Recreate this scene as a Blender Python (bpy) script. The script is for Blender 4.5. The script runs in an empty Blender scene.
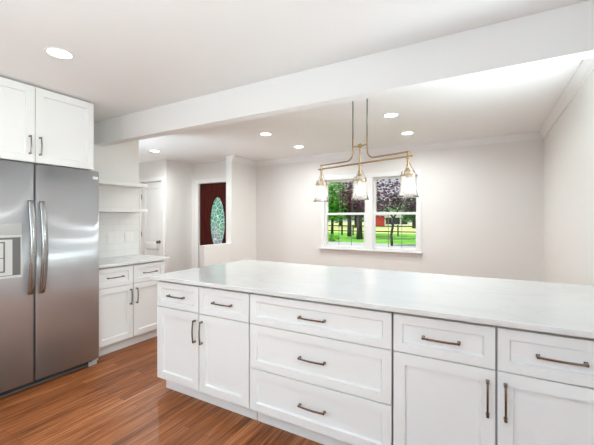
import bpy, bmesh, math, random
from mathutils import Vector, Matrix
random.seed(7)
S = bpy.context.scene
COL = S.collection
R90 = math.radians(90)

# ------------------------------------------------------------------ camera
YAW = math.atan(189/335.0)
cam_d = bpy.data.cameras.new('camera')
cam_d.sensor_fit = 'HORIZONTAL'; cam_d.sensor_width = 36.0
cam_d.lens = 335/594*36.0
cam_d.shift_y = -3.5/594
cam_d.clip_start = 0.05; cam_d.clip_end = 500
cam = bpy.data.objects.new('camera', cam_d)
cam.location = (0, 0, 1.356); cam.rotation_euler = (R90, 0, YAW)
COL.objects.link(cam); S.camera = cam

# ------------------------------------------------------------------ exposure, sky, sun, added fill lamps out of view
S.view_settings.view_transform = 'Standard'
S.view_settings.look = 'None'
S.view_settings.gamma = 1.0
S.view_settings.use_curve_mapping = False
S.view_settings.exposure = 0.13
W = bpy.data.worlds.new('sky'); S.world = W; W.use_nodes = True
wn = W.node_tree.nodes; wl = W.node_tree.links
bg = wn['Background']
sky = wn.new('ShaderNodeTexSky'); sky.sky_type = 'HOSEK_WILKIE'
sky.sun_direction = Vector((-0.55, -0.45, 0.75)).normalized(); sky.turbidity = 6.0; sky.ground_albedo = 0.3
mixw = wn.new('ShaderNodeMix'); mixw.data_type = 'RGBA'; mixw.inputs[0].default_value = 0.6
mixw.inputs[7].default_value = (0.9, 0.95, 1.0, 1)
wl.new(sky.outputs[0], mixw.inputs[6]); wl.new(mixw.outputs[2], bg.inputs[0])
bg.inputs[1].default_value = 1.0

def light(name, kind, loc, rot, power, color=(1, 1, 1), **kw):
    d = bpy.data.lights.new(name, kind); d.energy = power; d.color = color
    for k, v in kw.items(): setattr(d, k, v)
    o = bpy.data.objects.new(name, d); o.location = loc; o.rotation_euler = rot
    COL.objects.link(o); return o
sun = light('sun', 'SUN', (0, 0, 20), (0, 0, 0), 6.0, (1.0, 0.95, 0.88), angle=0.02)
sun.rotation_euler = Vector((0.55, 0.45, -0.75)).to_track_quat('-Z', 'Y').to_euler()
# added area lamps out of view; their patio door and windows are invented
UP = math.radians(74)      # rear fill lamp tipped up to brighten the ceiling
FILL_TINT = (0.85, 0.965, 1.0)
light('added_rear_fill', 'AREA', (-0.95, -2.36, 1.15), (R90+UP, 0, 0), 155, (0.66, 0.84, 0.98), shape='RECTANGLE', size=2.3, size_y=1.9, spread=math.radians(125))  # added fill, bounced off the ceiling behind the camera
light('added_right_fill', 'AREA', (0.59, -0.475, 1.54), (0, R90+math.radians(4), 0), 31, (0.9, 0.97, 0.9), shape='RECTANGLE', size=1.1, size_y=2.6, spread=math.radians(130))  # added fill for the left wall, cabinets and fridge
light('added_side_fill', 'AREA', (0.60, 2.56, 1.70), (0, R90+math.radians(28), 0), 13.5, (0.82, 0.96, 1.02), shape='RECTANGLE', size=0.44, size_y=0.40)  # added fill for the dining side; also streaks the fridge doors
fw = light('added_foyer_near_fill', 'AREA', (-5.5, 1.60, 1.15), (0, 0, 0), 17, (0.74, 0.90, 1.0), shape='RECTANGLE', size=1.2, size_y=1.1, spread=math.radians(82))  # added fill aimed through the opening at the dining ceiling
fw.rotation_euler = Vector((0.74, 0.42, 0.52)).to_track_quat('-Z', 'Y').to_euler()
light('added_foyer_left_fill', 'AREA', (-8.66, 3.5, 1.1), (0, -R90-math.radians(40), 0), 36, FILL_TINT, shape='RECTANGLE', size=1.2, size_y=1.0, spread=math.radians(110))  # added fill for the foyer and dining ceiling, before a solid wall

# ------------------------------------------------------------------ helpers
def mat(name, col=(0.8, 0.8, 0.8), rough=0.5, metal=0.0, spec=0.5):
    m = bpy.data.materials.new(name); m.use_nodes = True
    b = m.node_tree.nodes['Principled BSDF']
    b.inputs['Base Color'].default_value = (*col, 1)
    b.inputs['Roughness'].default_value = rough
    b.inputs['Metallic'].default_value = metal
    b.inputs['Specular IOR Level'].default_value = spec
    return m
def N(m, t): return m.node_tree.nodes.new(t)
def L(m, a, b): m.node_tree.links.new(a, b)
def bsdf(m): return m.node_tree.nodes['Principled BSDF']
def noise_bump(m, scale=80, strength=0.05, dist=0.002):
    tc = N(m, 'ShaderNodeTexCoord'); n = N(m, 'ShaderNodeTexNoise'); n.inputs['Scale'].default_value = scale
    b = N(m, 'ShaderNodeBump'); b.inputs['Strength'].default_value = strength; b.inputs['Distance'].default_value = dist
    L(m, tc.outputs['Object'], n.inputs['Vector']); L(m, n.outputs['Fac'], b.inputs['Height']); L(m, b.outputs[0], bsdf(m).inputs['Normal'])
def emit(name, col, st):
    m = bpy.data.materials.new(name); m.use_nodes = True
    b = bsdf(m); b.inputs['Base Color'].default_value = (0.8, 0.8, 0.8, 1)
    b.inputs['Emission Color'].default_value = (*col, 1); b.inputs['Emission Strength'].default_value = st
    return m

def link(name, bm, m, parent=None, loc=None, bevel=0, smooth=False, seg=2, weld=False):
    me = bpy.data.meshes.new(name)
    bmesh.ops.recalc_face_normals(bm, faces=bm.faces[:])
    bm.to_mesh(me); bm.free()
    if isinstance(m, (list, tuple)):
        for k in m: me.materials.append(k)
    else: me.materials.append(m)
    if smooth:
        for p in me.polygons: p.use_smooth = True
    o = bpy.data.objects.new(name, me); COL.objects.link(o)
    if loc: o.location = loc
    if parent: o.parent = parent
    if bevel:
        b = o.modifiers.new('bevel', 'BEVEL'); b.width = bevel; b.segments = seg; b.limit_method = 'ANGLE'; b.angle_limit = math.radians(40)
    return o
def box(bm, x0, x1, y0, y1, z0, z1, mi=0):
    v = [bm.verts.new(p) for p in ((x0,y0,z0),(x1,y0,z0),(x1,y1,z0),(x0,y1,z0),(x0,y0,z1),(x1,y0,z1),(x1,y1,z1),(x0,y1,z1))]
    for f in ((0,3,2,1),(4,5,6,7),(0,1,5,4),(1,2,6,5),(2,3,7,6),(3,0,4,7)):
        bm.faces.new([v[i] for i in f]).material_index = mi
    return v
def boxes(*bs):
    bm = bmesh.new()
    for b in bs: box(bm, *b)
    return bm
def tube(bm, pts, rad, n=10, cap=True):
    pts = [Vector(p) for p in pts]
    rads = rad if isinstance(rad, (list, tuple)) else [rad]*len(pts)
    up = None; rings = []
    for i, p in enumerate(pts):
        if i == 0: t = pts[1]-p
        elif i == len(pts)-1: t = p-pts[i-1]
        else: t = (pts[i+1]-p).normalized()+(p-pts[i-1]).normalized()
        t.normalize()
        if up is None:
            up = Vector((0, 0, 1)) if abs(t.z) < 0.9 else Vector((0, 1, 0))
        a = t.cross(up)
        if a.length < 1e-5: a = t.cross(Vector((1, 0, 0)))
        a.normalize(); b = a.cross(t).normalized(); up = b
        rings.append([bm.verts.new(p+rads[i]*(math.cos(2*math.pi*k/n)*a+math.sin(2*math.pi*k/n)*b)) for k in range(n)])
    for r0, r1 in zip(rings, rings[1:]):
        for k in range(n): bm.faces.new((r0[k], r0[(k+1) % n], r1[(k+1) % n], r1[k]))
    if cap:
        bm.faces.new(rings[0]); bm.faces.new(rings[-1])
def lathe(bm, prof, n=32, c=(0, 0, 0), close=False):
    rings = []
    for r, z in prof:
        if r < 1e-6: rings.append([bm.verts.new((c[0], c[1], c[2]+z))])
        else: rings.append([bm.verts.new((c[0]+r*math.cos(2*math.pi*k/n), c[1]+r*math.sin(2*math.pi*k/n), c[2]+z)) for k in range(n)])
    pairs = list(zip(rings, rings[1:]))
    if close: pairs.append((rings[-1], rings[0]))
    for a, b in pairs:
        for k in range(n):
            k2 = (k+1) % n
            if len(a) == 1 and len(b) == 1: continue
            if len(a) == 1: bm.faces.new((a[0], b[k], b[k2]))
            elif len(b) == 1: bm.faces.new((a[k], a[k2], b[0]))
            else: bm.faces.new((a[k], a[k2], b[k2], b[k]))
def prism(bm, prof, axis, a0, a1):
    """closed 2-D profile swept along x or y; profile points are (other horizontal, z)"""
    def P(u, z, a): return (a, u, z) if axis == 'x' else (u, a, z)
    r0 = [bm.verts.new(P(u, z, a0)) for u, z in prof]; r1 = [bm.verts.new(P(u, z, a1)) for u, z in prof]
    n = len(prof)
    for i in range(n): bm.faces.new((r0[i], r0[(i+1) % n], r1[(i+1) % n], r1[i]))
    bm.faces.new(r0); bm.faces.new(r1)

def thing(name, label, cat, loc=(0, 0, 0), rz=0, group=None):
    o = bpy.data.objects.new(name, None); COL.objects.link(o); o.empty_display_size = 0.1
    o.location = loc; o.rotation_euler = (0, 0, rz); o['label'] = label; o['category'] = cat
    if group: o['group'] = group
    return o
def tag(o, label, cat, group=None):
    o['label'] = label; o['category'] = cat
    if group: o['group'] = group
    return o
def struct(name, bm, m, parent=None, label=None, cat=None, **kw):
    o = link(name, bm, m, parent, **kw)
    if not parent:
        o['kind'] = 'structure'
        o['label'] = label or name.replace('_', ' '); o['category'] = cat or name.split('_')[0]
    return o
def struct_empty(name, label, cat, loc, rz=0):
    o = thing(name, label, cat, loc, rz); o['kind'] = 'structure'; return o

# ------------------------------------------------------------------ materials
M = {}
M['wall'] = mat('warm_white_wall_paint', (0.83, 0.80, 0.77), 0.7); noise_bump(M['wall'], 220, 0.04)
M['kwall'] = mat('white_wall_paint', (0.86, 0.845, 0.815), 0.65); noise_bump(M['kwall'], 220, 0.04)
M['ceil'] = mat('white_ceiling_paint', (0.92, 0.92, 0.91), 0.8); noise_bump(M['ceil'], 150, 0.04)
M['trim'] = mat('white_trim_paint', (0.87, 0.86, 0.845), 0.4)
M['cab'] = mat('white_cabinet_lacquer', (0.855, 0.86, 0.858), 0.36)
M['gap'] = mat('cabinet_box_painted_shade', (0.42, 0.415, 0.40), 0.6)  # box colour greyed so the gaps between white fronts look shaded
M['bronze'] = mat('brushed_bronze_pull', (0.25, 0.215, 0.19), 0.22, 1.0)
M['brass'] = mat('aged_brass', (0.42, 0.29, 0.155), 0.3, 1.0)
M['rod'] = mat('dark_bronze_rod', (0.20, 0.19, 0.165), 0.35, 0.9)
M['blk'] = mat('dark_grey_plastic', (0.035, 0.037, 0.042), 0.4)
M['grey'] = mat('light_grey_plastic', (0.45, 0.45, 0.44), 0.35)
M['lgrey'] = mat('pale_grey_plastic', (0.62, 0.62, 0.60), 0.35)
M['dgrey'] = mat('mid_grey_plastic', (0.16, 0.155, 0.15), 0.4)
M['plate'] = mat('white_plastic_plate', (0.85, 0.85, 0.83), 0.35)
M['glassdark'] = mat('dark_window_glass', (0.05, 0.055, 0.06), 0.1)

def steel_mat():
    m = mat('brushed_stainless_steel', (0.575, 0.595, 0.62), 0.34, 0.66)
    b = bsdf(m)
    tc = N(m, 'ShaderNodeTexCoord'); mp = N(m, 'ShaderNodeMapping'); mp.inputs['Scale'].default_value = (1.2, 1.2, 900)
    n = N(m, 'ShaderNodeTexNoise'); n.inputs['Scale'].default_value = 2.0; n.inputs['Detail'].default_value = 3
    rp = N(m, 'ShaderNodeMapRange'); rp.inputs[3].default_value = 0.29; rp.inputs[4].default_value = 0.33
    L(m, tc.outputs['Object'], mp.inputs[0]); L(m, mp.outputs[0], n.inputs['Vector'])
    L(m, n.outputs['Fac'], rp.inputs[0]); L(m, rp.outputs[0], b.inputs['Roughness'])
    b.inputs['Anisotropic'].default_value = 0.95
    tg = N(m, 'ShaderNodeTangent'); tg.direction_type = 'RADIAL'; tg.axis = 'Z'; L(m, tg.outputs[0], b.inputs['Tangent'])
    return m
M['steel'] = steel_mat()
M['handle_steel'] = mat('satin_steel_handle', (0.40, 0.40, 0.405), 0.25, 1.0)

def quartz():
    m = mat('white_veined_quartz', (0.86, 0.86, 0.85), 0.15)
    b = bsdf(m)
    tc = N(m, 'ShaderNodeTexCoord')
    mp = N(m, 'ShaderNodeMapping'); mp.inputs['Rotation'].default_value = (0, 0, 0.5); mp.inputs['Scale'].default_value = (0.9, 2.0, 1)
    n1 = N(m, 'ShaderNodeTexNoise'); n1.inputs['Scale'].default_value = 1.4; n1.inputs['Detail'].default_value = 6; n1.inputs['Distortion'].default_value = 1.2
    r = N(m, 'ShaderNodeValToRGB'); e = r.color_ramp.elements
    e[0].position = 0.46; e[0].color = (0.75, 0.75, 0.745, 1); e[1].position = 0.54; e[1].color = (0.75, 0.75, 0.745, 1)
    k = e.new(0.5); k.color = (0.715, 0.715, 0.71, 1)
    L(m, tc.outputs['Object'], mp.inputs[0]); L(m, mp.outputs[0], n1.inputs['Vector']); L(m, n1.outputs['Fac'], r.inputs[0]); L(m, r.outputs[0], b.inputs['Base Color'])
    return m
M['quartz'] = quartz()

def oak_floor():
    m = mat('red_oak_strip_floor', (0.3, 0.1, 0.04), 0.42, 0, 0.35)
    b = bsdf(m)
    tc = N(m, 'ShaderNodeTexCoord'); sp = N(m, 'ShaderNodeSeparateXYZ'); cb = N(m, 'ShaderNodeCombineXYZ')
    L(m, tc.outputs['Object'], sp.inputs[0]); L(m, sp.outputs['Y'], cb.inputs['X']); L(m, sp.outputs['X'], cb.inputs['Y'])
    br = N(m, 'ShaderNodeTexBrick'); br.offset = 0.37; br.offset_frequency = 3
    br.inputs['Scale'].default_value = 1.0; br.inputs['Brick Width'].default_value = 0.95; br.inputs['Row Height'].default_value = 0.0575
    br.inputs['Mortar Size'].default_value = 0.0008; br.inputs['Mortar Smooth'].default_value = 0.3; br.inputs['Bias'].default_value = 0
    br.inputs['Color1'].default_value = (0, 0, 0, 1); br.inputs['Color2'].default_value = (1, 1, 1, 1); br.inputs['Mortar'].default_value = (0.5, 0.5, 0.5, 1)
    L(m, cb.outputs[0], br.inputs['Vector'])
    # per-board offset for the grain
    off = N(m, 'ShaderNodeVectorMath'); off.operation = 'MULTIPLY_ADD'
    off.inputs[1].default_value = (7.3, 3.1, 5.7); L(m, br.outputs['Color'], off.inputs[0]); L(m, cb.outputs[0], off.inputs[2])
    mp = N(m, 'ShaderNodeMapping'); mp.inputs['Scale'].default_value = (1.3, 30, 1); L(m, off.outputs[0], mp.inputs[0])
    g1 = N(m, 'ShaderNodeTexNoise'); g1.inputs['Scale'].default_value = 1.6; g1.inputs['Detail'].default_value = 6; g1.inputs['Roughness'].default_value = 0.62; g1.inputs['Distortion'].default_value = 1.1
    L(m, mp.outputs[0], g1.inputs['Vector'])
    mp2 = N(m, 'ShaderNodeMapping'); mp2.inputs['Scale'].default_value = (0.9, 5.5, 1); L(m, off.outputs[0], mp2.inputs[0])
    g2 = N(m, 'ShaderNodeTexNoise'); g2.inputs['Scale'].default_value = 1.2; g2.inputs['Detail'].default_value = 3; L(m, mp2.outputs[0], g2.inputs['Vector'])
    a = N(m, 'ShaderNodeMath'); a.operation = 'MULTIPLY'; a.inputs[1].default_value = 0.68; L(m, g1.outputs['Fac'], a.inputs[0])
    c = N(m, 'ShaderNodeMath'); c.operation = 'MULTIPLY_ADD'; c.inputs[1].default_value = 0.20; L(m, g2.outputs['Fac'], c.inputs[0]); L(m, a.outputs[0], c.inputs[2])
    d = N(m, 'ShaderNodeMath'); d.operation = 'MULTIPLY_ADD'; d.inputs[1].default_value = 0.11; L(m, br.outputs['Color'], d.inputs[0]); L(m, c.outputs[0], d.inputs[2])
    r = N(m, 'ShaderNodeValToRGB'); e = r.color_ramp.elements
    e[0].position = 0.33; e[0].color = (0.075, 0.021, 0.007, 1); e[1].position = 0.70; e[1].color = (0.64, 0.26, 0.10, 1)
    k = e.new(0.5); k.color = (0.33, 0.105, 0.033, 1)
    L(m, d.outputs[0], r.inputs[0])
    mx = N(m, 'ShaderNodeMix'); mx.data_type = 'RGBA'; mx.inputs[7].default_value = (0.06, 0.02, 0.008, 1)
    L(m, br.outputs['Fac'], mx.inputs[0]); L(m, r.outputs[0], mx.inputs[6]); L(m, mx.outputs[2], b.inputs['Base Color'])
    bp = N(m, 'ShaderNodeBump'); bp.inputs['Strength'].default_value = 0.08; bp.inputs['Distance'].default_value = 0.002
    L(m, d.outputs[0], bp.inputs['Height']); L(m, bp.outputs[0], b.inputs['Normal'])
    return m
M['floor'] = oak_floor()

def tile_mat():
    m = mat('white_subway_tile', (0.86, 0.86, 0.85), 0.15)
    tc = N(m, 'ShaderNodeTexCoord'); sp = N(m, 'ShaderNodeSeparateXYZ'); cb = N(m, 'ShaderNodeCombineXYZ')
    L(m, tc.outputs['Object'], sp.inputs[0]); L(m, sp.outputs['Y'], cb.inputs['X']); L(m, sp.outputs['Z'], cb.inputs['Y'])
    br = N(m, 'ShaderNodeTexBrick'); br.inputs['Scale'].default_value = 1; br.inputs['Brick Width'].default_value = 0.152; br.inputs['Row Height'].default_value = 0.076
    br.inputs['Mortar Size'].default_value = 0.002
    br.inputs['Color1'].default_value = (0.87, 0.87, 0.86, 1); br.inputs['Color2'].default_value = (0.85, 0.85, 0.845, 1); br.inputs['Mortar'].default_value = (0.78, 0.775, 0.76, 1)
    L(m, cb.outputs[0], br.inputs['Vector']); L(m, br.outputs['Color'], bsdf(m).inputs['Base Color'])
    bp = N(m, 'ShaderNodeBump'); bp.invert = True; bp.inputs['Strength'].default_value = 0.4; bp.inputs['Distance'].default_value = 0.001
    L(m, br.outputs['Fac'], bp.inputs['Height']); L(m, bp.outputs[0], bsdf(m).inputs['Normal'])
    return m
M['tile'] = tile_mat()

def pane_mat():
    m = bpy.data.materials.new('clear_window_glass'); m.use_nodes = True
    t = m.node_tree; t.nodes.remove(bsdf(m)); out = t.nodes['Material Output']
    tr = N(m, 'ShaderNodeBsdfTransparent'); gl = N(m, 'ShaderNodeBsdfGlossy'); gl.inputs['Roughness'].default_value = 0.0
    mx = N(m, 'ShaderNodeMixShader'); mx.inputs[0].default_value = 0.02
    L(m, tr.outputs[0], mx.inputs[1]); L(m, gl.outputs[0], mx.inputs[2]); L(m, mx.outputs[0], out.inputs[0])
    return m
M['pane'] = pane_mat()
def shade_mat():
    m = bpy.data.materials.new('seeded_clear_glass'); m.use_nodes = True
    t = m.node_tree; t.nodes.remove(bsdf(m)); out = t.nodes['Material Output']
    tr = N(m, 'ShaderNodeBsdfTransparent'); gl = N(m, 'ShaderNodeBsdfGlossy'); gl.inputs['Roughness'].default_value = 0.08
    tl = N(m, 'ShaderNodeBsdfTranslucent'); tl.inputs['Color'].default_value = (1, 0.97, 0.93, 1)
    tc = N(m, 'ShaderNodeTexCoord'); w = N(m, 'ShaderNodeTexVoronoi'); w.inputs['Scale'].default_value = 55
    mp = N(m, 'ShaderNodeMapping'); mp.inputs['Scale'].default_value = (1, 1, 0.25)
    L(m, tc.outputs['Object'], mp.inputs[0]); L(m, mp.outputs[0], w.inputs['Vector'])
    mr = N(m, 'ShaderNodeMapRange'); mr.inputs[1].default_value = 0.0; mr.inputs[2].default_value = 0.8; mr.inputs[3].default_value = 0.12; mr.inputs[4].default_value = 0.42
    L(m, w.outputs['Distance'], mr.inputs[0])
    m1 = N(m, 'ShaderNodeMixShader'); L(m, mr.outputs[0], m1.inputs[0]); L(m, tr.outputs[0], m1.inputs[1]); L(m, tl.outputs[0], m1.inputs[2])
    fr = N(m, 'ShaderNodeLayerWeight'); fr.inputs[0].default_value = 0.12
    m2 = N(m, 'ShaderNodeMixShader'); L(m, fr.outputs['Fresnel'], m2.inputs[0]); L(m, m1.outputs[0], m2.inputs[1]); L(m, gl.outputs[0], m2.inputs[2])
    L(m, m2.outputs[0], out.inputs[0]); return m
M['shade'] = shade_mat()
M['bulb'] = emit('lit_bulb', (1.0, 0.93, 0.83), 2.4)
M['led'] = emit('lit_led_lens', (1.0, 0.97, 0.92), 14)

def door_wood():
    m = mat('dark_mahogany', (0.075, 0.012, 0.008), 0.6, 0, 0.1)
    tc = N(m, 'ShaderNodeTexCoord'); mp = N(m, 'ShaderNodeMapping'); mp.inputs['Scale'].default_value = (30, 30, 2)
    n = N(m, 'ShaderNodeTexNoise'); n.inputs['Scale'].default_value = 2; n.inputs['Detail'].default_value = 4
    r = N(m, 'ShaderNodeValToRGB'); r.color_ramp.elements[0].position = .3; r.color_ramp.elements[1].position = .7
    r.color_ramp.elements[0].color = (0.028, 0.004, 0.003, 1); r.color_ramp.elements[1].color = (0.095, 0.013, 0.008, 1)
    L(m, tc.outputs['Object'], mp.inputs[0]); L(m, mp.outputs[0], n.inputs['Vector']); L(m, n.outputs['Fac'], r.inputs[0]); L(m, r.outputs[0], bsdf(m).inputs['Base Color'])
    return m
M['mahogany'] = door_wood()
def leaded_glass():
    m = bpy.data.materials.new('leaded_oval_glass'); m.use_nodes = True
    t = m.node_tree; t.nodes.remove(bsdf(m)); out = t.nodes['Material Output']
    tc = N(m, 'ShaderNodeTexCoord')
    v = N(m, 'ShaderNodeTexVoronoi'); v.feature = 'DISTANCE_TO_EDGE'; v.inputs['Scale'].default_value = 13
    n = N(m, 'ShaderNodeTexNoise'); n.inputs['Scale'].default_value = 5
    L(m, tc.outputs['Object'], v.inputs['Vector']); L(m, tc.outputs['Object'], n.inputs['Vector'])
    r = N(m, 'ShaderNodeValToRGB'); e = r.color_ramp.elements
    e[0].position = 0.35; e[0].color = (0.30, 0.75, 0.62, 1); e[1].position = 0.65; e[1].color = (0.75, 0.78, 0.88, 1)
    k = e.new(0.5); k.color = (0.55, 0.86, 0.80, 1)
    sz = N(m, 'ShaderNodeSeparateXYZ'); L(m, tc.outputs['Object'], sz.inputs[0])
    mz = N(m, 'ShaderNodeMapRange'); mz.inputs[1].default_value = 1.77; mz.inputs[2].default_value = 0.80; mz.inputs[3].default_value = -0.22; mz.inputs[4].default_value = 0.22; L(m, sz.outputs['Z'], mz.inputs[0])
    ad = N(m, 'ShaderNodeMath'); L(m, n.outputs['Fac'], ad.inputs[0]); L(m, mz.outputs[0], ad.inputs[1]); L(m, ad.outputs[0], r.inputs[0])
    lt = N(m, 'ShaderNodeMath'); lt.operation = 'LESS_THAN'; lt.inputs[1].default_value = 0.05; L(m, v.outputs['Distance'], lt.inputs[0])
    tl = N(m, 'ShaderNodeBsdfTranslucent'); L(m, r.outputs[0], tl.inputs['Color'])
    df = N(m, 'ShaderNodeBsdfGlossy'); df.inputs['Roughness'].default_value = 0.2; L(m, r.outputs[0], df.inputs['Color'])
    tr = N(m, 'ShaderNodeBsdfTransparent'); L(m, r.outputs[0], tr.inputs['Color'])
    mtr = N(m, 'ShaderNodeMixShader'); mtr.inputs[0].default_value = 0.45; L(m, tl.outputs[0], mtr.inputs[1]); L(m, tr.outputs[0], mtr.inputs[2])
    m1 = N(m, 'ShaderNodeMixShader'); m1.inputs[0].default_value = 0.15; L(m, mtr.outputs[0], m1.inputs[1]); L(m, df.outputs[0], m1.inputs[2])
    came = N(m, 'ShaderNodeBsdfDiffuse'); came.inputs['Color'].default_value = (0.85, 0.85, 0.87, 1)
    m2 = N(m, 'ShaderNodeMixShader'); L(m, lt.outputs[0], m2.inputs[0]); L(m, m1.outputs[0], m2.inputs[1]); L(m, came.outputs[0], m2.inputs[2])
    L(m, m2.outputs[0], out.inputs[0]); return m
M['leaded'] = leaded_glass()

# ------------------------------------------------------------------ room shell
CZ = 2.43            # ceiling height
XL, XR, YB = -3.80, 0.622, 5.09
XS = -3.749          # dining side of the stub wall
struct('floor', boxes((-8.9, 0.80, -2.6, 5.25, -0.08, 0.0)), M['floor'], label='reddish brown oak strip floor', cat='floor')
struct('ceiling', boxes((-8.9, 0.80, -2.6, 5.25, CZ, CZ+0.12)), M['ceil'], label='flat white ceiling', cat='ceiling')
# wall behind the fridge and base cabinet, ends where the foyer opens
struct('wall_left', boxes((XL-0.12, XL, -2.5, 2.69, 0, CZ)), M['kwall'], label='white kitchen wall behind the refrigerator and open shelves', cat='wall')
struct('wall_right', boxes((XR, XR+0.13, 2.79, 5.25, 0, CZ), (XR, XR+0.13, 0.95, 2.33, 0, CZ), (XR, XR+0.13, 2.33, 2.79, 0, 1.45), (XR, XR+0.13, 2.33, 2.79, 1.95, CZ), (XR, XR+0.13, -2.5, -1.9, 0, CZ),
                           (XR, XR+0.13, -1.9, 0.95, 0, 0.95), (XR, XR+0.13, -1.9, 0.95, 2.12, CZ)), M['kwall'], label='plain warm white wall at the right end of the peninsula', cat='wall')
struct('wall_rear', boxes((XL-.12, -3.2, -2.53, -2.4, 0, CZ), (0.2, XR+.13, -2.53, -2.4, 0, CZ), (-3.2, 0.2, -2.53, -2.4, 2.25, CZ), (-3.2, 0.2, -2.53, -2.4, 0, 0.1)), M['kwall'], label='white wall behind the viewer', cat='wall')
WX0, WX1, WZ0, WZ1 = -2.355, -0.845, 0.885, 2.01      # window opening
struct('wall_back', boxes((XS, WX0, YB, YB+0.16, 0, CZ), (WX1, XR, YB, YB+0.16, 0, CZ), (WX0, WX1, YB, YB+0.16, 0, WZ0), (WX0, WX1, YB, YB+0.16, WZ1, CZ)), M['wall'], label='warm white dining wall with the double window', cat='wall')
struct('wall_stub', boxes((XS-0.12, XS, 4.39, YB, 0, CZ)), M['kwall'], label='short full-height white wall beside the front door', cat='wall')
struct('wall_knee', boxes((XS-0.10, XS, 3.76, 4.39, 0, 0.93)), M['kwall'], label='half-height white wall in front of the front door', cat='wall', bevel=0.003)
struct('trim_1', boxes((XS-0.103, XS+0.003, 3.757, 4.39, 0.93, 0.948)), M['trim'], label='white cap on the half-height wall', cat='trim', bevel=0.003)
# foyer
CX0, CX1, CY = -5.727, -5.146, 4.10
struct('wall_closet', boxes((-8.7, CX0-0.01, CY, CY+0.1, 0, CZ), (CX1+0.01, -5.02, CY, CY+0.1, 0, CZ), (CX0-0.01, CX1+0.01, CY, CY+0.1, 2.06, CZ)), M['wall'], label='warm white foyer wall around the closet door', cat='wall')
struct('wall_entry_side', boxes((-5.12, -5.02, CY+0.1, 4.70, 0, CZ)), M['wall'], label='foyer wall between the closet and the front door', cat='wall')
DX0, DX1, DY = -4.822, -3.912, 4.70
struct('wall_entry', boxes((-5.12, DX0-0.03, DY, DY+0.14, 0, CZ), (DX0-0.03, XS-0.12, DY, DY+0.14, 2.06, CZ)), M['wall'], label='foyer wall around the dark front door', cat='wall')
struct('wall_foyer_left', boxes((-8.82, -8.7, 1.4, CY+0.1, 0, CZ)), M['wall'], label='far left foyer wall', cat='wall')
struct('wall_foyer_near', boxes((-8.7, -6.2, 1.4, 1.52, 0, CZ), (-4.8, XL-0.12, 1.4, 1.52, 0, CZ), (-6.2, -4.8, 1.4, 1.52, 0, 0.5), (-6.2, -4.8, 1.4, 1.52, 1.8, CZ)), M['wall'], label='near foyer wall behind the kitchen', cat='wall')
# beam between kitchen and dining
struct('trim_2', boxes((XL, XR, 2.135, 2.235, 2.18, CZ)), M['ceil'], label='white ceiling beam between the kitchen and dining area', cat='beam', bevel=0.003)
# crown moulding
CRW = [(0, CZ), (0, CZ-0.085), (0.010, CZ-0.085), (0.014, CZ-0.070), (0.022, CZ-0.052), (0.036, CZ-0.034), (0.048, CZ-0.022), (0.055, CZ-0.016), (0.055, CZ)]
bm = bmesh.new(); prism(bm, [(YB-u, z) for u, z in CRW], 'x', XS, XR); struct('trim_3', bm, M['trim'], label='white crown moulding over the window wall', cat='crown moulding')
bm = bmesh.new(); prism(bm, [(XR-u, z) for u, z in CRW], 'y', 2.235, YB); struct('trim_4', bm, M['trim'], label='white crown moulding on the right wall', cat='crown moulding')
bm = bmesh.new(); prism(bm, [(XS+u, z) for u, z in CRW], 'y', 4.39, YB); struct('trim_5', bm, M['trim'], label='white crown moulding on the short wall beside the front door', cat='crown moulding')
# baseboards
struct('baseboard_back', boxes((XS, XR, YB-0.015, YB, 0, 0.13)), M['trim'], label='white baseboard under the window', cat='baseboard', bevel=0.004)
struct('baseboard_right', boxes((XR-0.015, XR, 2.95, YB-0.015, 0, 0.13)), M['trim'], label='white baseboard on the right wall', cat='baseboard', bevel=0.004)
struct('baseboard_closet', boxes((-5.07, -5.02, CY-0.014, CY, 0, 0.13)), M['trim'], label='white baseboard beside the closet door', cat='baseboard', bevel=0.004)
# backsplash
struct('trim_6', boxes((XL, XL+0.009, 1.84, 2.685, 0.915, 1.432)), M['tile'], label='white subway tile backsplash under the lower shelf', cat='backsplash')

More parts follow.
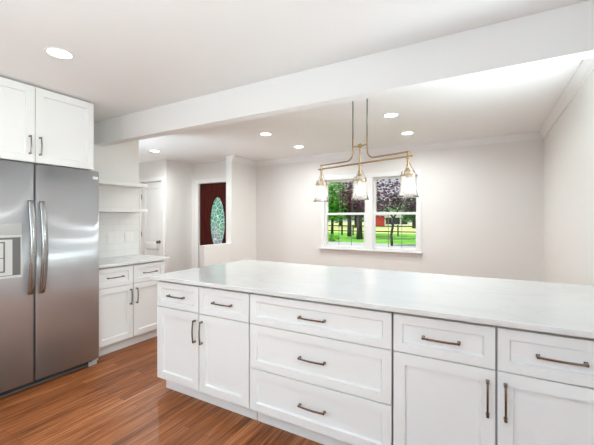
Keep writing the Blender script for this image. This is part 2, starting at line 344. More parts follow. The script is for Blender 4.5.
# ------------------------------------------------------------------ dining window
def double_window():
    w = struct_empty('window_1', 'white double-hung pair of windows looking on the garden', 'window', ((WX0+WX1)/2, YB, WZ0))
    cx = (WX0+WX1)/2
    def P(name, bs, m, par=w, bevel=0.002):
        return link(name, boxes(*[(a-cx, b-cx, c, d, e-WZ0, f-WZ0) for a, b, c, d, e, f in bs]), m, par, bevel=bevel)
    P('window_casing', [(WX0-0.05, WX0+0.012, -0.018, 0.0, WZ0, WZ1-0.01), (WX1-0.012, WX1+0.03, -0.018, 0.0, WZ0, WZ1-0.01), (WX0-0.05, WX1+0.03, -0.02, 0.0, WZ1-0.01, WZ1+0.055)], M['trim'])
    P('window_sill', [(WX0-0.075, WX1+0.055, -0.055, 0.10, WZ0-0.026, WZ0)], M['trim'], bevel=0.004)
    P('sill_apron', [(WX0-0.05, WX1+0.03, -0.016, 0.0, WZ0-0.075, WZ0-0.026)], M['wall'])
    P('window_jamb', [(WX0, WX0+0.012, 0, 0.15, WZ0, WZ1), (WX1-0.012, WX1, 0, 0.15, WZ0, WZ1), (WX0, WX1, 0, 0.15, WZ1-0.012, WZ1)], M['trim'])
    mid0, mid1 = -1.635, -1.525
    P('centre_mullion', [(mid0, mid1, -0.018, 0.15, WZ0, WZ1-0.01)], M['trim'])
    for a, b in ((WX0+0.012, mid0), (mid1, WX1-0.012)):
        zm = 1.44; st = 0.034
        for nm, z0, z1, y0, bot, top in (('lower_sash', WZ0, zm+0.018, 0.010, 0.040, 0.036), ('upper_sash', zm-0.018, WZ1-0.012, 0.046, 0.036, 0.03)):
            y1 = y0+0.034
            s = P(nm, [(a, a+st, y0, y1, z0, z1), (b-st, b, y0, y1, z0, z1), (a+st, b-st, y0, y1, z0, z0+bot), (a+st, b-st, y0, y1, z1-top, z1)], M['trim'])
            P('pane', [(a+st, b-st, y0+0.014, y0+0.018, z0+bot, z1-top)], M['pane'], s, 0)
            wd = b-a-2*st
            P('muntin', [(a+st+wd*k/3-0.004, a+st+wd*k/3+0.004, y0+0.0095, y0+0.0135, z0+bot, z1-top) for k in (1, 2)], M['dgrey'], s, 0)
double_window()
# invented, unseen patio door and windows: frames beside the added fill lamps
o = struct_empty('added_patio_door', 'invented white patio door frame behind the viewer', 'window', (-1.5, -2.46, 0.1))
link('added_window_frame', boxes((-1.7, -1.64, -.04, .04, 0, 2.15), (1.64, 1.7, -.04, .04, 0, 2.15), (-.04, .04, -.04, .04, 0, 2.15), (-1.64, 1.64, -.04, .04, 2.09, 2.15), (-1.64, 1.64, -.04, .04, 0, .06)), M['trim'], o)
o = struct_empty('added_window_right', 'invented white kitchen window frame beside the viewer', 'window', (XR+0.08, -0.475, 0.95))
link('added_window_frame', boxes((-.04, .04, -1.425, -1.365, 0, 1.17), (-.04, .04, 1.365, 1.425, 0, 1.17), (-.04, .04, -.03, .03, 0, 1.17), (-.04, .04, -1.365, 1.365, 1.11, 1.17), (-.04, .04, -1.365, 1.365, 0, .06)), M['trim'], o)

o = struct_empty('added_window_side', 'invented narrow white window beside the peninsula end', 'window', (XR+0.08, 2.56, 1.45))  # unseen frame added around the side fill lamp
link('added_window_frame', boxes((-.04, .04, -.23, -.20, 0, .5), (-.04, .04, .20, .23, 0, .5), (-.04, .04, -.20, .20, .47, .5), (-.04, .04, -.20, .20, 0, .03)), M['trim'], o)

o = struct_empty('added_window_foyer', 'invented white foyer window behind the kitchen wall', 'window', (-5.5, 1.44, 0.5))  # unseen frame added behind the near foyer fill lamp
link('added_window_frame', boxes((-.7, -.65, -.03, .03, 0, 1.3), (.65, .7, -.03, .03, 0, 1.3), (-.65, .65, -.03, .03, 1.25, 1.3), (-.65, .65, -.03, .03, 0, .05), (-.02, .02, -.02, .02, .05, 1.25)), M['trim'], o)

# ------------------------------------------------------------------ doors
def ring_face(bm, r0, r1):
    n = len(r0)
    for i in range(n): bm.faces.new((r0[i], r0[(i+1) % n], r1[(i+1) % n], r1[i]))
def rect_ring(bm, x0, x1, z0, z1, y): return [bm.verts.new(p) for p in ((x0, y, z0), (x1, y, z0), (x1, y, z1), (x0, y, z1))]
def front_door():
    d = struct_empty('door_1', 'dark red mahogany front door with an oval leaded glass', 'door', ((DX0+DX1)/2, DY+0.05, 0))
    hw = (DX1-DX0)/2; H = 2.03; cz, ax, az = 1.285, 0.185, 0.485
    n = 48
    bm = bmesh.new()
    el = lambda s, y: [bm.verts.new((math.cos(2*math.pi*k/n)*ax*s-0.015, y, cz+math.sin(2*math.pi*k/n)*az*(1+(s-1)*ax/az))) for k in range(n)]
    def outer(y):
        res = []
        for k in range(n):
            c, s = math.cos(2*math.pi*k/n), math.sin(2*math.pi*k/n)
            x0, z0 = -0.015, cz
            t = min(((hw-x0)/c if c > 1e-6 else 1e9), ((-hw-x0)/c if c < -1e-6 else 1e9), ((H-z0)/s if s > 1e-6 else 1e9), ((0.01-z0)/s if s < -1e-6 else 1e9))
            res.append([x0+t*c, y, z0+t*s])
        for cx, czz in ((hw, H), (-hw, H), (-hw, .01), (hw, .01)):
            i = min(range(n), key=lambda i: (res[i][0]-cx)**2+(res[i][2]-czz)**2); res[i] = [cx, y, czz]
        return [bm.verts.new(p) for p in res]
    of, e1 = outer(-0.022), el(1.0, -0.022); ring_face(bm, of, e1)
    e1b = el(1.0, 0.022); ring_face(bm, e1, e1b)
    ob = outer(0.022); ring_face(bm, e1b, ob); ring_face(bm, ob, of)
    slab = link('door_slab', bm, M['mahogany'], d)
    # raised oval moulding and panel edges
    bm = bmesh.new(); 
    a, b, c2, dd = el(1.0, -0.022), el(1.03, -0.034), el(1.10, -0.034), el(1.14, -0.022)
    ring_face(bm, a, b); ring_face(bm, b, c2); ring_face(bm, c2, dd)
    link('oval_moulding', bm, M['mahogany'], slab, smooth=True)
    bm = bmesh.new(); g0 = el(0.995, -0.006); g1 = el(0.995, 0.002); bm.faces.new(g0); bm.faces.new(g1); ring_face(bm, g0, g1)
    link('oval_glass', bm, M['leaded'], slab)
    link('panel_moulding', boxes((-hw+.10, -hw+.118, -.028, -.022, .15, 1.9), (hw-.118, hw-.10, -.028, -.022, .15, 1.9), (-hw+.118, hw-.118, -.028, -.022, 1.882, 1.9), (-hw+.118, hw-.118, -.028, -.022, .15, .168)), M['mahogany'], slab, bevel=0.002)
    bm = bmesh.new()
    tube(bm, [(hw-.07, -.022, 1.0), (hw-.07, -.075, 1.0)], .011); lathe(bm, [(0, -.028), (.018, -.022), (.028, 0), (.018, .022), (0, .028)], 16, (hw-.07, -.085, 1.0))
    link('door_knob', bm, M['brass'], slab, smooth=True)
    link('door_casing', boxes((-hw-.095, -hw-.006, -.068, -.05, 0, 2.036), (-hw-.095, hw+.03, -.068, -.05, 2.036, 2.115), (-hw-.03, -hw-.004, -.05, .06, 0, 2.04), (-hw-.03, hw+.03, -.05, .06, 2.036, 2.06), (hw+.004, hw+.03, -.05, .06, 0, 2.04)), M['trim'], d, bevel=0.003)
front_door()
def panel_rings(bm, x0, x1, z0, z1, yf, rec, ch):
    """recessed panel: returns nothing, adds the sloped lip and flat field"""
    a = rect_ring(bm, x0, x1, z0, z1, yf); b = rect_ring(bm, x0+ch, x1-ch, z0+ch, z1-ch, yf+rec)
    ring_face(bm, a, b); bm.faces.new(b); return a
def closet_door():
    w = CX1-CX0; d = struct_empty('door_2', 'white panelled closet door in the foyer', 'door', (CX0, CY+0.02, 0))
    bm = bmesh.new(); H = 2.045
    xs = [0.002, 0.10, w-0.10, w-0.002]; zs = [0.01, 0.22, 0.80, 0.91, 1.93, H]
    for i in range(3):
        for j in range(5):
            x0, x1, z0, z1 = xs[i], xs[i+1], zs[j], zs[j+1]
            if i == 1 and j in (1, 3): panel_rings(bm, x0, x1, z0, z1, 0.0, 0.010, 0.014)
            else: bm.faces.new(rect_ring(bm, x0, x1, z0, z1, 0.0))
    r0 = rect_ring(bm, xs[0], xs[3], zs[0], H, 0); r1 = rect_ring(bm, xs[0], xs[3], zs[0], H, 0.035); ring_face(bm, r0, r1); bm.faces.new(r1)
    bmesh.ops.remove_doubles(bm, verts=bm.verts, dist=1e-5)
    slab = link('door_slab', bm, M['trim'], d)
    bm = bmesh.new(); tube(bm, [(w-.075, 0, .935), (w-.075, -.04, .935)], .011); tube(bm, [(w-.075, 0, .935), (w-.075, -.006, .935)], .03, 20)
    tube(bm, [(w-.075, -.034, .935), (w-.075, -.044, .935), (w-.075, -.06, .935), (w-.075, -.068, .935)], [.016, .027, .027, .016], 18)
    link('door_knob', bm, M['bronze_knob'], slab, smooth=False)
    for z in (0.25, 1.07, 1.775):
        bm = bmesh.new(); tube(bm, [(-.003, -.008, z-.045), (-.003, -.008, z+.045)], .007); link('hinge', bm, M['bronze_knob'], slab)
    link('door_casing', boxes((-.085, -.008, -.038, -.02, 0, 2.125), (w+.008, w+.080, -.038, -.02, 0, 2.125), (-.008, w+.008, -.038, -.02, 2.053, 2.125)), M['trim'], d, bevel=0.003)
M['bronze_knob'] = mat('antique_brass_knob', (0.30, 0.23, 0.14), 0.35, 1.0)
closet_door()

# ------------------------------------------------------------------ cabinets (built facing -Y in their own frame)
def shaker(w, h, fw=0.058, t=0.020, rec=0.014, ch=0.006):
    """shaker front: lower-left corner at origin, back on y=0, face on y=-t"""
    bm = bmesh.new(); e = 0.0015
    b = rect_ring(bm, 0, w, 0, h, 0); s = rect_ring(bm, 0, w, 0, h, -t+e); f = rect_ring(bm, e, w-e, e, h-e, -t)
    i0 = rect_ring(bm, fw, w-fw, fw, h-fw, -t); i1 = rect_ring(bm, fw+0.002, w-fw-0.002, fw+0.002, h-fw-0.002, -t+rec*0.45)
    i2 = rect_ring(bm, fw+ch, w-fw-ch, fw+ch, h-fw-ch, -t+rec)
    bm.faces.new(b); ring_face(bm, b, s); ring_face(bm, s, f); ring_face(bm, f, i0); ring_face(bm, i0, i1); ring_face(bm, i1, i2); bm.faces.new(i2)
    return bm
def pull_mesh(length, vertical, t=0.020):
    """arched bar pull with two square feet, centred on origin, standing off the face y=-t"""
    bm = bmesh.new(); hl = length/2; y = -t
    pr = []
    for k in range(13):
        s = -1+2*k/12; pr.append((s*hl, y-0.022-0.008*(1-s*s)))
    W2, T2 = 0.0045, 0.004
    def V(a, b, c): return (c, b, a) if vertical else (a, b, c)
    rings = [[bm.verts.new(V(a, yy-T2, -W2)), bm.verts.new(V(a, yy-T2, W2)), bm.verts.new(V(a, yy+T2, W2)), bm.verts.new(V(a, yy+T2, -W2))] for a, yy in pr]
    for r0, r1 in zip(rings, rings[1:]): ring_face(bm, r0, r1)
    bm.faces.new(rings[0]); bm.faces.new(rings[-1])
    for s in (-1, 1):
        c = s*(hl-0.006)
        def bx(a0, a1, y0, y1, h):
            if vertical: box(bm, -h, h, y0, y1, a0, a1)
            else: box(bm, a0, a1, y0, y1, -h, h)
        bx(c-.0075, c+.0075, y-.005, y, .0075); bx(c-.006, c+.006, y-.027, y-.005, .006)
    return bm
def add_front(kind, w, h, x, z, par, y0, pull=None, fw=0.058):
    f = link(kind, shaker(w, h, fw), M['cab'], par, loc=(x, y0, z))
    if pull:
        vert, px, pz, ln = pull
        link('pull', pull_mesh(ln, vert), M['bronze'], f, loc=(px, 0, pz), bevel=0.0012, seg=1)
    return f
G = 0.0055
def base_cab(label, loc, rz, w, drawers3=False, depth=0.6, endl=False, endr=False, group=None, fillr=0.0, toe_left=0.0):
    t = thing('base_cabinet', label, 'cabinet', loc, rz, group)
    # carcass front at y=0 ; fronts in front of it
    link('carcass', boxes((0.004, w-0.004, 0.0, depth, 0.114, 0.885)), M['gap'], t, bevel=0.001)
    for a, b, e in ((0.0, 0.004, endl), (w-0.004, w, endr)):
        if e: link('end_panel', boxes((a, b, -0.0003, depth, 0.114, 0.885)), M['cab'], t)
    link('toe_kick', boxes((0.008, w, 0.062, depth-0.02, 0.0, 0.113)), M['cab'], t)
    if fillr: link('filler', boxes((w, w+fillr, -0.018, 0.02, 0.114, 0.885)), M['cab'], t)
    Z0, Z1, Z2 = 0.116, 0.675, 0.867
    if drawers3:
        for z0, z1 in ((Z0, 0.388-G/2), (0.388+G/2, Z1-G/2), (Z1+G/2, Z2)):
            add_front('drawer', w-2*G+.002, z1-z0, G-.001, z0, t, -0.0005, (False, w/2-G, (z1-z0)/2, 0.172), 0.052 if z1-z0 > .2 else 0.045)
    else:
        hw = w/2
        for k in range(2):
            x = k*hw+G-.001; ww = hw-2*G+.002
            add_front('drawer', ww, Z2-Z1-G/2, x, Z1+G/2, t, -0.0005, (False, ww/2, (Z2-Z1)/2-.001, 0.170), 0.045)
            add_front('door', ww, Z1-G/2-Z0, x, Z0, t, -0.0005, (True, (ww-0.030) if k == 0 else 0.030, 0.545-Z0, 0.162))
    return t
PF = 1.771   # face of the peninsula boxes
base_cab('white shaker peninsula cabinet at the left end, two drawers over two doors', (-2.252, PF, 0), 0, 0.906, depth=1.06, endl=True)
base_cab('white shaker peninsula cabinet with three wide stacked drawers', (-1.345, PF, 0), 0, 0.923, True, depth=1.06)
base_cab('white shaker peninsula cabinet at the right end nearest the viewer, drawers over doors', (-0.421, PF, 0), 0, 0.924, depth=1.06, fillr=0.115)
o = link('countertop', boxes((-2.285, XR-0.002, 1.712, 2.905, 0.886, 0.914)), M['quartz'], bevel=0.004, seg=3)
tag(o, 'long white veined quartz countertop on the peninsula', 'countertop')
# wall run, facing +X
base_cab('white shaker base cabinet against the tiled wall beside the refrigerator', (-3.26, 1.832, 0), R90, 0.796, depth=0.538, endr=True)
o = link('countertop', boxes((XL+0.0, -3.205, 1.832, 2.672, 0.886, 0.914)), M['quartz'], bevel=0.004, seg=3)
tag(o, 'small white quartz countertop on the cabinet beside the refrigerator', 'countertop')
# cabinet over the fridge
t = thing('wall_cabinet', 'white two-door cabinet above the stainless refrigerator', 'cabinet', (-3.162, 0.845, 1.808), R90)
link('carcass', boxes((0, 0.922, 0, 0.636, 0, 0.607)), M['cab'], t, bevel=0.001)
link('top_scribe', boxes((0.01, 0.91, 0.012, 0.60, 0.607, 0.621)), M['gap'], t)  # same painted shade in the slot under the ceiling
for k in range(2):
    ww = 0.461-.0045
    add_front('door', ww, 0.604, k*0.461+.00225, 0.002, t, -0.0005, (True, (ww-.036) if k == 0 else .030, 0.133, 0.148))

# ------------------------------------------------------------------ refrigerator (own frame, facing -Y)
def curved_slab(w, h, t, bulge, n=14, rc=0.012):
    """door slab with a gently bowed face; lower-left back corner at origin"""
    bm = bmesh.new(); prof = []
    prof.append((0, 0)); 
    for k in range(n+1):
        s = k/n; x = s*w
        edge = 0.0
        dd = min(x, w-x)
        if dd < rc: edge = rc-math.sqrt(max(0, rc*rc-(rc-dd)**2))
        prof.append((x, -(t+bulge*(1-(2*s-1)**2))+edge))
    prof.append((w, 0))
    # denser sampling at edges
    xs = [0, .0015, .004, .008, rc]+[rc+(w-2*rc)*k/n for k in range(1, n)]+[w-rc, w-.008, w-.004, w-.0015, w]
    prof = [(0, 0)]
    for x in xs:
        s = x/w; dd = min(x, w-x); e = rc-math.sqrt(max(0, rc*rc-(rc-dd)**2)) if dd < rc else 0
        prof.append((x, -(t+bulge*(1-(2*s-1)**2))+e))
    prof.append((w, 0))
    a = [bm.verts.new((x, y, 0)) for x, y in prof]; b = [bm.verts.new((x, y, h)) for x, y in prof]
    m = len(prof)
    for i in range(m): bm.faces.new((a[i], a[(i+1) % m], b[(i+1) % m], b[i]))
    bm.faces.new(a); bm.faces.new(b); return bm
def bow_handle(h):
    bm = bmesh.new(); rings = []; n = 26
    for k in range(n+1):
        s = k/n; z = s*h; y = -0.012-0.050*math.sin(math.pi*s)**0.8
        w2 = 0.023-0.005*abs(2*s-1)**3; th = 0.012
        ring = []
        for q in range(12):
            a = 2*math.pi*q/12; ca, sa = math.cos(a), math.sin(a)
            ring.append(bm.verts.new((w2*math.copysign(abs(ca)**0.6, ca), y+th*math.copysign(abs(sa)**0.6, sa), z)))
        rings.append(ring)
    for r0, r1 in zip(rings, rings[1:]): ring_face(bm, r0, r1)
    bm.faces.new(rings[0]); bm.faces.new(rings[-1])
    for z0 in (0.0, h-0.03): box(bm, -.012, .012, -.012, 0.004, z0+.002, z0+.028)
    return bm
FRX = -3.142+0.062     # face frame offset handled below
fr = thing('refrigerator', 'stainless steel side-by-side refrigerator with an ice and water dispenser', 'refrigerator', (-3.21, 0.913, 0), R90)
link('cabinet_body', boxes((0.004, 0.908, 0.0, 0.57, 0.055, 1.785)), M['blk'], fr, bevel=0.004)
link('base_grille', boxes((0.01, 0.885, -0.028, 0.03, 0.018, 0.058)), M['blk'], fr, bevel=0.004)
link('grille_lip', boxes((0.01, 0.83, -0.034, -0.026, 0.012, 0.020)), M['dgrey'], fr, bevel=0.002)
bm = bmesh.new(); box(bm, 0.855, 0.908, -0.05, 0.0, 0.035, 0.054); box(bm, 0.825, 0.90, -0.04, 0.01, 0.0, 0.040)
link('hinge_foot', bm, M['grey'], fr, bevel=0.006)
for q in ((0.02, 0.08, .45, .52, 0, .056), (0.83, 0.89, .45, .52, 0, .056), (0.02, .08, 0.0, .05, 0, .056)): link('foot', boxes(q), M['blk'], fr)
FZ = 0.060; FH = 1.738
SW = 0.396          # freezer door width
fd = link('freezer_door', curved_slab(SW-0.007, FH, 0.052, 0.006), M['steel'], fr, loc=(0.002, -0.004, FZ), smooth=False)
rd = link('refrigerator_door', curved_slab(0.911-SW-0.005, FH, 0.052, 0.006), M['steel'], fr, loc=(SW+0.005, -0.004, FZ))
for o in (fd, rd):
    for p in o.data.polygons: p.use_smooth = abs(p.normal.z) < 0.5
link('door_handle', bow_handle(0.745), M['handle_steel'], fd, loc=(SW-0.040, -0.055, 0.76-FZ), smooth=True)
link('door_handle', bow_handle(0.745), M['handle_steel'], rd, loc=(0.036, -0.055, 0.755-FZ), smooth=True)
# dispenser: panel strip, framed recess and tray standing in the freezer door
dx0, dx1 = 0.060, 0.303
link('dispenser_panel', boxes((dx0, dx1, -0.069, -0.055, 1.235-FZ, 1.325-FZ)), M['grey'], fd, bevel=0.004)
link('dispenser_frame', boxes((dx0, dx1, -0.069, -0.053, 1.215-FZ, 1.235-FZ), (dx0, dx0+.012, -0.069, -0.053, .925-FZ, 1.215-FZ), (dx1-.010, dx1, -0.069, -0.053, .925-FZ, 1.215-FZ), (dx0, dx1, -0.074, -0.053, .905-FZ, .925-FZ)), M['lgrey'], fd, bevel=0.003)
link('dispenser_recess', boxes((dx0+.012, dx1-.010, -0.0655, -0.062, .925-FZ, 1.215-FZ)), M['dgrey'], fd)
link('dispenser_back', boxes((dx0+.012, dx1-.062, -0.0675, -0.0655, .93-FZ, 1.20-FZ)), M['lgrey'], fd)
link('dispenser_outlet', boxes((.105, .195, -0.070, -0.0675, .955-FZ, .965-FZ), (.105, .195, -0.070, -0.0675, 1.175-FZ, 1.185-FZ), (.105, .114, -0.070, -0.0675, .965-FZ, 1.175-FZ), (.186, .195, -0.070, -0.0675, .965-FZ, 1.175-FZ), (.114, .186, -0.070, -0.0675, 1.06-FZ, 1.066-FZ)), M['dgrey'], fd)
link('badge', boxes((0.911-SW-.068, 0.911-SW-.022, -0.0580, -0.052, 1.722-FZ, 1.748-FZ)), M['plate'], rd, bevel=0.001)

# ------------------------------------------------------------------ shelves, outlets
for z, lab in ((1.733, 'upper of two white floating shelves on the kitchen wall'), (1.435, 'lower of two white floating shelves, just above the tile')):
    o = link('floating_shelf', boxes((XL, -3.55, 1.83, 2.632, z, z+0.034)), M['cab'], bevel=0.002); tag(o, lab, 'shelf', 'floating shelves')
def outlet(y, w, label, gangs):
    t = thing('outlet', label, 'outlet', (XL+0.0092, y, 1.077), R90, 'outlets on the tile')
    link('cover_plate', boxes((-w/2, w/2, -0.006, 0, 0, 0.118)), M['plate'], t, bevel=0.002)
    for k in range(gangs):
        c = (k-(gangs-1)/2)*0.046
        link('receptacle', boxes((c-.017, c+.017, -0.0085, -0.006, .026, .092)), M['trim'], t, bevel=0.001)
outlet(2.31, 0.072, 'narrow white outlet plate on the tile, nearer the refrigerator', 1)
outlet(2.55, 0.118, 'wide double white outlet plate on the tile, nearer the wall end', 2)

# ------------------------------------------------------------------ recessed lights
def recessed(x, y, label, power):
    t = thing('recessed_light', label, 'ceiling light', (x, y, CZ), 0, 'recessed ceiling lights')
    bm = bmesh.new(); lathe(bm, [(0.076, 0), (0.079, -0.003), (0.076, -0.006), (0.068, -0.006), (0.064, -0.002), (0.064, 0)], 40, close=True)
    link('trim_ring', bm, M['trim'], t, smooth=True)
    bm = bmesh.new(); lathe(bm, [(0, -0.0035), (0.065, -0.0025), (0.065, 0), (0, 0)], 40); link('led_lens', bm, M['led'], t)
    d = bpy.data.lights.new('recessed_lamp', 'AREA'); d.shape = 'DISK'; d.size = 0.13; d.energy = power; d.color = (0.93, 0.985, 0.98); d.spread = math.radians(165)
    l = bpy.data.objects.new('recessed_lamp', d); COL.objects.link(l); l.parent = t; l.location = (0, 0, -0.0085)
LP = 9
recessed(-2.405, 1.134, 'round recessed light in the kitchen ceiling in front of the refrigerator', LP*.05)
recessed(-4.55, 3.5, 'round recessed light in the foyer ceiling near the closet door', LP*2)
recessed(-2.42, 3.49, 'round recessed dining ceiling light on the left, nearer the beam', LP)
recessed(-2.42, 4.345, 'round recessed dining ceiling light on the left, nearer the window wall', LP)
recessed(-0.855, 3.49, 'round recessed dining ceiling light on the right, nearer the beam', LP)
recessed(-0.855, 4.32, 'round recessed dining ceiling light on the right, nearer the window wall', LP)

# ------------------------------------------------------------------ linear pendant over the peninsula
def pendant():
    cx, cy = -0.836, 2.456; ang = math.atan2(-0.24, 0.757)
    t = thing('chandelier', 'brass linear chandelier with three lit bell glass shades over the peninsula', 'chandelier', (cx, cy, 0), ang)
    ZL, ZU, ZC = 1.779, 1.809, 1.913; hs = 0.397
    bm = bmesh.new(); lathe(bm, [(0, CZ), (0.085, CZ), (0.085, CZ-0.018), (0.075, CZ-0.024), (0, CZ-0.024)], 28); link('canopy', bm, M['rod'], t, smooth=False)
    for s in (-1, 1):
        bm = bmesh.new(); tube(bm, [(s*.066, 0, CZ-.02), (s*.066, 0, 1.965)], .0050); link('hanging_rod', bm, M['rod'], t, smooth=True)
        bm = bmesh.new(); pts = [(s*.066, 0, 1.975), (s*.066, 0, ZU+.06)]
        for k in range(1, 9):
            a = R90*k/8; pts.append((s*(.066+.06*(1-math.cos(a))), 0, ZU+.06-.06*math.sin(a)))
        pts.append((s*(hs+.012), 0, ZU)); tube(bm, pts, .0058); link('upper_arm', bm, M['brass'], t, smooth=True)
    bm = bmesh.new(); tube(bm, [(-hs-.035, 0, ZL), (hs+.035, 0, ZL)], .0068); link('lower_bar', bm, M['brass'], t, smooth=True)
    bm = bmesh.new(); tube(bm, [(0, 0, ZC), (0, 0, ZL-.02)], .0058); tube(bm, [(-.066, 0, ZC), (.066, 0, ZC)], .0045)
    tube(bm, [(-.0165, 0, ZC), (-.010, 0, ZC), (.010, 0, ZC), (.0165, 0, ZC)], [.010, .0165, .0165, .010], 14); link('centre_stem', bm, M['brass'], t, smooth=False)
    for k in (-1, 0, 1):
        x = k*hs
        bm = bmesh.new()
        tube(bm, [(x, 0, (ZU+.006) if k else ZL), (x, 0, ZL-.035)], .0068); tube(bm, [(x, 0, ZL-.013), (x, 0, ZL-.019)], .014, 14)
        tube(bm, [(x, 0, ZL-.028), (x, 0, ZL-.040)], .010, 12)
        link('shade_hub', bm, M['brass'], t)
        Zr = 1.648
        h = link('shade_holder', (lambda b: (lathe(b, [(.048, -.004), (.0525, -.004), (.0525, .004), (.048, .004)], 32, (x, 0, Zr), True), 
             [tube(b, [(x+.004*math.cos(a), .004*math.sin(a), ZL-.036), (x+.020*math.cos(a), .020*math.sin(a), Zr+.062), (x+.042*math.cos(a), .042*math.sin(a), Zr+.026), (x+.050*math.cos(a), .050*math.sin(a), Zr)], .0026, 6) for a in (0.5, 0.5+2.094, 0.5+4.189)], b)[2])(bmesh.new()), M['brass'], t, smooth=False)
        bm = bmesh.new(); prof = [(.040, .030), (.044, .026), (.0465, .012), (.0475, -.02), (.049, -.06), (.0535, -.10), (.061, -.128), (.069, -.146)]
        inner = [(r-.003, z) for r, z in reversed(prof)]
        nf = 48; rings = []
        for r, z in prof+inner:
            rip = 0.0016*(1 if z < .0 else .3)
            rings.append([bm.verts.new((x+(r+rip*math.cos(12*2*math.pi*q/nf))*math.cos(2*math.pi*q/nf), (r+rip*math.cos(12*2*math.pi*q/nf))*math.sin(2*math.pi*q/nf), Zr+z)) for q in range(nf)])
        for r0, r1 in zip(rings, rings[1:]+rings[:1]): ring_face(bm, r0, r1)
        link('glass_shade', bm, M['shade'], t, smooth=True)
        bm = bmesh.new(); lathe(bm, [(0, .055), (.013, .052), (.015, .02), (.016, -.015), (0, -.015)], 16, (x, 0, Zr)); tube(bm, [(x, 0, ZL-.03), (x, 0, Zr+.05)], .004)
        link('socket', bm, M['brass'], t, smooth=False)
        bm = bmesh.new(); lathe(bm, [(0, -.016), (.012, -.018), (.014, -.035), (.024, -.06), (.029, -.08), (.024, -.10), (.012, -.112), (0, -.115)], 18, (x, 0, Zr))
        link('bulb', bm, M['bulb'], t, smooth=True)
pendant()

# ------------------------------------------------------------------ garden beyond the window
GZ = -0.35
FW, RT = (-math.sin(YAW), math.cos(YAW)), (math.cos(YAW), math.sin(YAW))
def spot(px, d):
    u = (px-297)/335.0; return d*(FW[0]+u*RT[0]), d*(FW[1]+u*RT[1])
def grass(name, a, b):
    m = mat(name, a, 0.9); tc = N(m, 'ShaderNodeTexCoord'); n = N(m, 'ShaderNodeTexNoise'); n.inputs['Scale'].default_value = 1.3; n.inputs['Detail'].default_value = 5
    r = N(m, 'ShaderNodeValToRGB'); r.color_ramp.elements[0].position = .35; r.color_ramp.elements[1].position = .65
    r.color_ramp.elements[0].color = (*a, 1); r.color_ramp.elements[1].color = (*b, 1)
    L(m, tc.outputs['Object'], n.inputs['Vector']); L(m, n.outputs['Fac'], r.inputs[0]); L(m, r.outputs[0], bsdf(m).inputs['Base Color']); return m
M['lawn'] = grass('mown_lawn', (0.08, 0.30, 0.02), (0.19, 0.50, 0.04))
M['field'] = grass('pale_pasture', (0.42, 0.56, 0.16), (0.55, 0.66, 0.25))
M['asphalt'] = mat('blue_grey_asphalt', (0.40, 0.43, 0.46), 0.85); noise_bump(M['asphalt'], 30, .2)
M['fence'] = mat('dark_brown_fence_wood', (0.045, 0.032, 0.026), 0.8)
M['bark'] = mat('dark_bark', (0.045, 0.036, 0.032), 0.9); noise_bump(M['bark'], 12, .6, .03)
M['red'] = mat('red_barn_siding', (0.62, 0.05, 0.05), 0.7)
M['wht'] = mat('white_exterior_trim', (0.8, 0.8, 0.8), 0.6)
M['roof'] = mat('grey_shingle', (0.30, 0.30, 0.31), 0.9)
def leaf(name, a, b):
    m = bpy.data.materials.new(name); m.use_nodes = True
    g = N(m, 'ShaderNodeNewGeometry'); r = N(m, 'ShaderNodeValToRGB'); r.color_ramp.elements[0].color = (*a, 1); r.color_ramp.elements[1].color = (*b, 1)
    L(m, g.outputs['Random Per Island'], r.inputs[0]); p = bsdf(m); L(m, r.outputs[0], p.inputs['Base Color']); p.inputs['Roughness'].default_value = .6
    t = N(m, 'ShaderNodeBsdfTranslucent'); L(m, r.outputs[0], t.inputs['Color']); mx = N(m, 'ShaderNodeMixShader'); mx.inputs[0].default_value = .4
    L(m, p.outputs[0], mx.inputs[1]); L(m, t.outputs[0], mx.inputs[2]); L(m, mx.outputs[0], m.node_tree.nodes['Material Output'].inputs[0]); return m
M['green'] = leaf('fresh_green_leaves', (0.03, 0.24, 0.012), (0.26, 0.68, 0.05))
M['dkgreen'] = leaf('deep_green_leaves', (0.02, 0.12, 0.015), (0.10, 0.32, 0.05))
M['purple'] = leaf('purple_plum_leaves', (0.04, 0.015, 0.022), (0.24, 0.075, 0.14))
def plane(x0, x1, y0, y1, z): return boxes((x0, x1, y0, y1, z-.1, z))
o = struct('ground', plane(-90, 90, 5.3, 160, GZ-.02), M['lawn'], label='mown green lawn outside the window', cat='lawn')
o = struct('road', plane(-60, 60, 10, 23.2, GZ+.005), M['asphalt'], label='blue-grey paved road outside the window', cat='road')
o = struct('pasture', plane(-90, 90, 40, 160, GZ+.02), M['field'], label='pale pasture beyond the fence', cat='field')
def leaves(bm, c, r, n, s):
    for _ in range(n):
        while True:
            v = Vector((random.uniform(-1, 1), random.uniform(-1, 1), random.uniform(-1, 1)))
            if 0.15 < v.length < 1: break
        p = Vector(c)+Vector((v.x*r[0], v.y*r[1], v.z*r[2]))
        q = Matrix.Rotation(random.uniform(0, 6.28), 3, 'Z') @ Matrix.Rotation(random.uniform(-1.2, 1.2), 3, 'X')
        k = s*random.uniform(.6, 1.3)
        bm.faces.new([bm.verts.new(p+q @ Vector(w)) for w in ((-k*.5, 0, 0), (0, -k*.32, 0.05*k), (k*.5, 0, 0), (0, k*.32, 0.05*k))])
def tree(label, px, d, tr, paths, blobs, lm, ls, group='trees in the garden'):
    x, y = spot(px, d); t = thing('tree', label, 'tree', (x, y, GZ), YAW, group)
    bm = bmesh.new()
    for p in paths: tube(bm, [q[:3] for q in p], [q[3]*tr for q in p], 8)
    link('trunk', bm, M['bark'], t, smooth=True)
    bm = bmesh.new()
    for c, r, n in blobs: leaves(bm, c, r, n, ls)
    link('foliage', bm, lm, t); return t
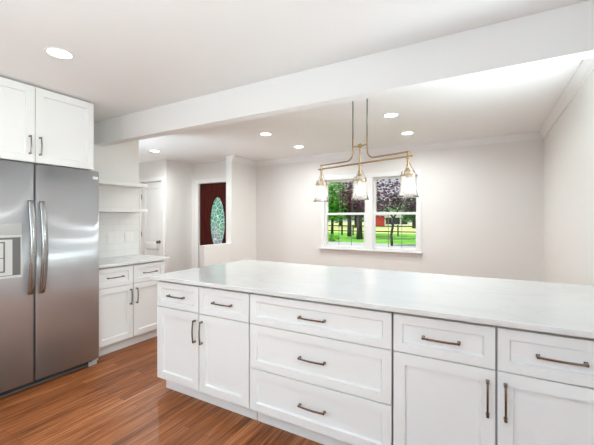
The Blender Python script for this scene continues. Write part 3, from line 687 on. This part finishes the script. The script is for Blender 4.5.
# plum tree with a slim forked trunk
tree('slim forked purple-leaved tree nearest the right-hand window', 392, 21.2, 1, [[(0, 0, 0, .09), (-.05, 0, .7, .08), (.06, 0, 1.3, .075), (.1, 0, 1.8, .07)], [(.1, 0, 1.75, .06), (-.35, .1, 2.4, .04), (-.8, .1, 3.1, .03)], [(.1, 0, 1.75, .06), (.5, -.1, 2.5, .04), (.9, 0, 3.2, .03)], [(.06, 0, 1.3, .04), (-.6, .2, 1.9, .025)]],
     [((-.6, 0, 2.9), (1.2, 1.0, .75), 620), ((.8, 0, 2.9), (1.1, 1.0, .6), 420), ((.1, .2, 3.8), (1.6, 1.2, .8), 500), ((-1.3, .3, 2.5), (.8, .8, .5), 220), ((1.4, .3, 2.3), (.6, .6, .4), 120)], M['purple'], .20)
tree('thick-trunked purple-leaved tree in the middle of the left-hand window', 349.5, 33, 1, [[(0, 0, 0, .24), (0, 0, 1.5, .2), (.05, 0, 3, .17), (.1, 0, 5, .1)], [(0, 0, 1.9, .14), (-1.0, 0, 3.2, .08)], [(0, 0, 2.0, .12), (.9, 0, 3.4, .08)]],
     [((-.3, 0, 3.6), (1.6, 1.2, .9), 420), ((.5, 0, 2.7), (1.3, 1, .6), 260), ((.2, 0, 5), (2, 1.4, 1.2), 360)], M['purple'], .30)
tree('thick-trunked tree at the right side of the left-hand window', 359.5, 28.5, 1, [[(0, 0, 0, .28), (0, 0, 1.5, .22), (-.1, 0, 3, .18), (0, 0, 5, .1)], [(0, 0, 1.7, .14), (.8, 0, 3.0, .09)], [(0, 0, 1.6, .1), (-.6, 0, 2.8, .07)]],
     [((.2, 0, 3.2), (1.2, 1, .8), 320), ((.2, 0, 4.4), (1.8, 1.2, 1), 300)], M['purple'], .30)
tree('bright green tree at the left edge of the left-hand window', 332, 30, 1, [[(0, 0, 0, .13), (.05, 0, 2, .11), (0, 0, 4.5, .07)], [(.04, 0, 1.8, .06), (.7, 0, 3, .04)]],
     [((-.3, 0, 3.2), (1.0, 1.2, 1.5), 700), ((.2, 0, 2.2), (1.0, 1.0, .9), 350), ((-.1, 0, 4.8), (1.3, 1.2, 1.0), 450)], M['green'], .28)
tree('slender green tree between the trunks in the left-hand window', 342, 36, 1, [[(0, 0, 0, .09), (0, 0, 2.4, .08), (.1, 0, 4.5, .05)]],
     [((0, 0, 3.4), (.9, .8, .9), 240), ((.2, 0, 4.9), (1.1, .9, .9), 240)], M['green'], .26)
for px, d, w, h, lm, lab in ((322, 62, 5, 9, 'dkgreen', 'far green tree seen past the left window frame'), (340, 75, 6, 9, 'green', 'far light green tree behind the slender trunk'), (356, 66, 5, 8, 'dkgreen', 'far green tree behind the thick trunks'),
                             (374, 92, 7, 9, 'dkgreen', 'far dark tree behind the red house'), (396, 95, 8, 8.4, 'green', 'far green tree behind the white porch'), (414, 60, 4, 6.3, 'dkgreen', 'far dark green tree at the right edge of the right-hand window')):
    tree(lab, px, d, 1, [[(0, 0, 0, .35), (0, 0, h*.5, .25), (.2, 0, h*.8, .1)]], [((0, 0, h*.55), (w*.5, w*.4, h*.38), 900), ((w*.25, 0, h*.35), (w*.35, w*.3, h*.22), 350), ((-w*.25, 0, h*.4), (w*.35, w*.3, h*.25), 350)], M[lm], .55, 'far trees')
x, y = spot(331, 25.5); bm = bmesh.new(); leaves(bm, (0, 0, .28), (.7, .5, .3), 500, .13); tag(link('shrub', bm, M['green'], loc=(x, y, GZ)), 'low green shrub on the lawn under the left tree', 'shrub')
# fence
fy = 33.4; fence = thing('fence', 'dark wooden post-and-rail fence across the lawn', 'fence', (0, fy, GZ))
fx0 = spot(316, 34)[0]; k = 0
xx = -19.0
while xx < 3:
    link('post', boxes((xx-.06, xx+.06, -.06, .06, 0, 1.12)), M['fence'], fence); xx += 2.3
for z in (.40, .93): link('rail', boxes((-19, 2.0, -.09, -.06, z, z+.11)), M['fence'], fence)
# house
hx, hy = spot(393, 76)
h = thing('house', 'low red house with a white porch beyond the fence', 'house', (hx, hy, GZ+.03), YAW)
link('wall', boxes((-4.2, -1.9, 0, 5, 0, 2.3)), M['red'], h)
link('porch_wall', boxes((-1.9, 3.6, 1.0, 5, 0, 2.0)), M['glassdark'], h)
link('porch_base', boxes((-1.9, 3.7, -.2, 1.0, 0, .45)), M['wht'], h)
for xx in (-1.8, -.1, 1.7, 3.5): link('porch_post', boxes((xx-.12, xx+.12, -.15, .1, .45, 2.0)), M['wht'], h)
link('fascia', boxes((-2.0, 3.9, -.3, 5, 2.0, 2.45)), M['wht'], h)
bm = bmesh.new(); prism(bm, [(-.5, 2.45), (5.3, 2.45), (2.4, 3.4)], 'x', -4.5, 4.0); link('roof', bm, M['roof'], h)
